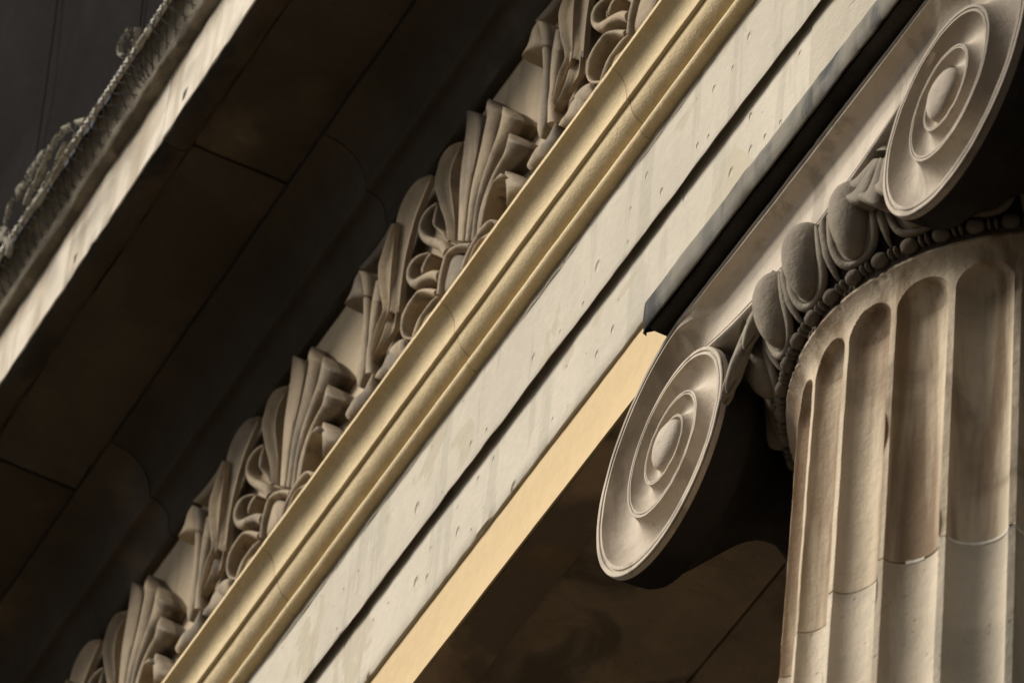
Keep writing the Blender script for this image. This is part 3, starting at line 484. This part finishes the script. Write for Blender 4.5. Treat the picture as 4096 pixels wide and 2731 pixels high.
def volute(side):
    G = []; nt_ = 420
    for i in range(nt_ + 1):
        t = 3 * TU * i / nt_; ro = rs(t); ri = rs(t + TU); row = []
        lift = -.004 * (t / (3 * TU))
        lift2 = -.004 * (t + TU) / (3 * TU)
        sc = ((ro - ri) / (R0 - rs(TU))) ** .75
        for u, d in DP:
            r = ro + (ri - ro) * u
            y = d * sc + lift + (lift2 - lift) * u
            wob = .0010 * n3(r * 30, t * 5, side * 7)
            row.append((side * (EX + r * math.sin(t)), y + wob, r * math.cos(t)))
        G.append(row)
    mm = MB(); mm.grid(G)
    # rim going back from the face
    nr = 150; G = []
    for i in range(nr + 1):
        t = TU * i / nr; r = rs(t)
        G.append([(side * (EX + q * r * math.sin(t)), y, q * r * math.cos(t)) for q, y in ((1, .004), (1.004, .010), (1.003, .017))])
    mm.grid(G)
    rim = MB(); rim.grid([[(side * (EX + q * rs(TU * i / nr) * math.sin(TU * i / nr)), y, q * rs(TU * i / nr) * math.cos(TU * i / nr)) for q, y in ((1.003, .017), (1.002, .03), (.997, .06), (.985, .088), (.965, .10), (.93, .104))] for i in range(nr + 1)])
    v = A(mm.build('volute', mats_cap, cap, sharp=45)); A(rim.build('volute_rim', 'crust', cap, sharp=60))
    G = []
    for rr, y in ((0, -.022), (.015, -.0215), (.03, -.020), (.043, -.017), (.052, -.013), (.058, -.008), (.0605, -.003), (.061, .005), (.061, .05)):
        G.append([(side * EX + rr * math.cos(a), y + .0015 * n3(rr * 60, a, side), rr * math.sin(a)) for a in np.linspace(0, TU, 40, endpoint=False)])
    e = MB(); e.grid(G, cv=True); e.build('eye', mats_cap, v, sharp=60)
    # bolster running back from the volute
    G = []; ns = 40
    for j in range(ns + 1):
        y = .092 + 1.076 * j / ns; q = abs(y - YC); s = float(np.interp(q, [0, .17, .20, .24, .29, .34, .39, .44, .49, .54], [.74, .74, .66, .46, .36, .36, .45, .62, .80, .955]))
        row = []
        for i in range(nr + 1):
            t = TU * i / nr; r = rs(t) * s; zz = r * math.cos(t)
            row.append((side * (EX + r * math.sin(t)), y, zz))
        G.append(row)
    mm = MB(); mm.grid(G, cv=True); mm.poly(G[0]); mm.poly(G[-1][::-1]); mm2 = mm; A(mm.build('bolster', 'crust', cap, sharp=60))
    return v
for s in (-1, 1): volute(s)
# channel between the volutes
UU = sorted(set([a for a, b in DC] + [a for a, b in DP]))
G = []
for i in range(121):
    x = -EX + 2 * EX * i / 120
    row = []
    bl = min(1, max(0, (EX - abs(x)) / .16)); bl = bl * bl * (3 - 2 * bl)
    for u in UU:
        d = np.interp(u, *zip(*DC)) * bl + np.interp(u, *zip(*DP)) * (1 - bl)
        z = R0 + (rs(TU) - .118 * (1 - (x / EX) ** 2) - R0) * u
        y = d - .004 / 3 * u
        row.append((x, y + .0012 * n3(x * 8, z * 14, 3) + (.0015 * max(0, n3(x * 30, 1, 4)) if u < .03 else 0), z + (.0018 * n3(x * 12, 4, 4) if u < .05 else 0)))
    G.append([(x, .10, R0)] + row + [(x, .012, row[-1][2] - .004), (x, .13, row[-1][2] - .004)])
m = MB(); m.grid(G); A(m.build('canalis', mats_cap, cap, sharp=45))
m = MB(); m.box(-EX, EX, .131, 1.16, .10, .398); A(m.build('core', 'crust', cap, smooth=False))
# abacus and its lead dressing
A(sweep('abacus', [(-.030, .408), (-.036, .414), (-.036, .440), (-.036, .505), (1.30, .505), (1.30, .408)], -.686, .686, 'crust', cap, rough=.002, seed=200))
m = MB(); G = []
for i in range(120):
    x = -.716 + 1.432 * i / 119
    e = max(0, 1 - (x + .716) / .02); e2 = max(0, 1 - (.716 - x) / .02); rd = (1 - (1 - max(e, e2)) ** 2) if max(e, e2) > 0 else 0
    wv = .0022 * n3(x * 26, 1, 2) + .0030 * n3(x * 7, 5, 2); zb = .414 + .0035 * n3(x * 6, 8, 2) + .0015 * n3(x * 23, 8, 2)
    yo = .016 * (1 - math.sqrt(max(0, 1 - rd ** 2)))
    G.append([(x, -.040, zb + .004), (x, -.046 + yo, zb), (x, -.051 + yo + wv, zb + .008), (x, -.053 + yo + wv, zb + .03), (x, -.053 + yo + wv * 1.5, .470), (x, -.052 + yo + wv, .492), (x, -.047 + yo, .503), (x, -.036, .5075), (x, .074, .509)])
m.grid(G); m.poly(G[0]); m.poly(G[-1][::-1])
A(m.build('lead_flashing', 'lead', cap, sharp=60))
# echinus: egg and dart ring
EP = spline([(.592, -.082), (.604, -.062), (.619, -.02), (.631, .03), (.638, .08), (.637, .125)], 30)
def ech(v):
    f = min(max(v, 0), 1) * 30; i = min(int(f), 29); q = f - i; return EP[i] * (1 - q) + EP[i + 1] * q
def em(ang, v, h):
    r, z = ech(v); d = ech(min(1, v + .03)) - ech(max(0, v - .03)); L = math.hypot(*d); nr_, nz_ = d[1] / L, -d[0] / L
    r += nr_ * h; z += nz_ * h; a = R_(ang); return (r * math.sin(a), YC - r * math.cos(a), z)
G = [[em(a, v, -.012) for a in np.linspace(0, 360, 144, endpoint=False)] for v in np.linspace(0, 1, 20)]
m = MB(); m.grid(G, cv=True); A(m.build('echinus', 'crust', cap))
ST = 15.0; OFF = 1.5
def egg(ang):
    G = []; hw, v0, v1 = 5.1, .12, 1.02; N1 = 22; M1 = 24
    for i in range(N1 + 1):
        p = math.pi * i / N1; row = []
        for j in range(M1 + 1):
            q = math.pi * j / M1
            vv = (v0 + v1) / 2 - (v1 - v0) / 2 * math.cos(p); s = math.sin(p)
            wide = hw * s * (1.10 - .22 * math.cos(p) * -1 * -1) if False else hw * s ** .9 * (1 - .20 * math.cos(p))
            a = ang - wide * math.cos(q); h = -.012 + .064 * (s ** .8) * math.sin(q) + .0016 * n3(a * 2, vv * 20, q)
            row.append(em(a, vv, h))
        G.append(row)
    m = MB(); m.grid(G); return A(m.build('egg', 'eggstone', cap, sharp=70))
def shell(ang):
    # rounded rim looping under the egg
    m = MB(); P_, rr = [], []
    for i in range(41):
        p = math.pi * (i / 40) * 1.10 - math.pi * .05; sp, cp_ = math.sin(p), math.cos(p)
        v = .52 - .47 * sp if sp > 0 else .52 - 1.7 * sp
        P_.append(em(ang - 5.7 * cp_ * (1 + .04 * sp), v, .006)); e = min(i, 40 - i); rr.append(.0112 * (1 - .22 * max(0, sp)) * min(1, .55 + .2 * e))
    tube(m, P_, rr, 10)
    P2, r2 = [], []
    for i in range(4, 37):
        p = math.pi * i / 40; sp, cp_ = math.sin(p), math.cos(p); P2.append(em(ang - 4.75 * cp_, .60 - .455 * sp, .002)); r2.append(.0075)
    tube(m, P2, r2, 8)
    return A(m.build('egg_shell', 'eggstone', cap, sharp=75))
def dart(ang):
    m = MB(); vs = np.linspace(.80, .0, 17)
    tube(m, [em(ang, v, .006 - .012 * (1 - v / .8) ** 2) for v in vs], [.0115 * min(1, .5 + i * .25) * (1 if v > .42 else .25 + .75 * v / .42) * (1.15 if .3 < v < .5 else 1) for i, v in enumerate(vs)], 8)
    return A(m.build('dart', 'eggstone', cap, sharp=75))
for k in range(-2, 3):
    egg(OFF + ST * k); shell(OFF + ST * k)
for k in range(-3, 3): dart(OFF + ST * (k + .5))
for k in range(3, 22):
    egg(OFF + ST * k); shell(OFF + ST * k); dart(OFF + ST * (k - .5))
# bead and reel string
RB, ZB = .590, -.103
def bead_string():
    m = MB()
    for k in range(48):
        for (c, hl, rr) in ((0, 1.95, .0180), (2.95, .42, .0140), (4.4, .42, .0140)):
            base = 6.2 + 7.5 * k + c; G = []
            for i in range(9):
                p = math.pi * i / 8; a = R_(base - hl * math.cos(p)); rad = rr * max(.25, math.sin(p) ** .75)
                G.append([((RB + rad * math.cos(b)) * math.sin(a), YC - (RB + rad * math.cos(b)) * math.cos(a), ZB + rad * math.sin(b)) for b in np.linspace(0, TU, 10, endpoint=False)])
            m.grid(G, cv=True)
    return A(m.build('bead_moulding', 'sootcap', cap, sharp=70))
bead_string()
m = MB(); G = [[(r * math.sin(a), YC - r * math.cos(a), z) for a in np.linspace(0, TU, 120, endpoint=False)] for r, z in ((.3, -.126), (.572, -.126), (.575, -.11), (.574, -.08), (.3, -.06))]
m.grid(G, cv=True); A(m.build('astragal', 'sootcap', cap))
# palmettes filling the corners between volute and eggs
COR = [('x', 0.012, [(0.269, 0.133, 0.299, 0.105, -0.020), (0.250, 0.118, 0.284, 0.077, -0.010), (0.212, 0.115, 0.254, 0.056, -0.003), (0.180, 0.130, 0.217, 0.067, 0.005), (0.146, 0.144, 0.202, 0.057, 0.007), (0.142, 0.119, 0.171, 0.082, 0.001)]),
    ('x', 0.012, [(0.279, 0.124, 0.313, 0.093, -0.020), (0.271, 0.094, 0.298, 0.060, -0.010), (0.246, 0.076, 0.288, 0.025, -0.003), (0.217, 0.062, 0.272, -0.002, 0.005), (0.181, 0.088, 0.258, -0.009, 0.009), (0.164, 0.090, 0.226, 0.015, 0.001)]),
    ('x', 0.012, [(0.299, 0.110, 0.329, 0.078, -0.020), (0.301, 0.067, 0.331, 0.029, -0.010), (0.294, 0.028, 0.334, -0.018, -0.003), (0.284, 0.005, 0.336, -0.059, 0.005), (0.255, 0.025, 0.335, -0.083, 0.009), (0.241, 0.024, 0.306, -0.058, 0.001)]),
    ('x', 0.012, [(0.319, 0.092, 0.349, 0.059, -0.020), (0.327, 0.042, 0.358, 0.005, -0.010), (0.326, 0.009, 0.370, -0.049, -0.005), (0.316, 0.001, 0.375, -0.083, 0.000), (0.308, -0.002, 0.353, -0.070, -0.005)]),
    ('x', 0.012, [(0.327, 0.203, 0.333, 0.192, -0.035), (0.310, 0.199, 0.337, 0.170, -0.030), (0.291, 0.189, 0.335, 0.143, -0.025), (0.279, 0.170, 0.333, 0.117, -0.020), (0.251, 0.161, 0.337, 0.100, -0.015)])]
for side in (1, -1):
    root = bpy.data.objects.new('corner_palmette', None); COL.objects.link(root); root.parent = cap; A(root)
    for prof, amp, rows in COR:
        rr = [(side * a, b, side * c, d, e) for a, b, c, d, e in rows]
        relief(rr, prof, amp, .0, thick=.045 if side > 0 else .02).build('leaf', 'eggstone', root, sharp=60)
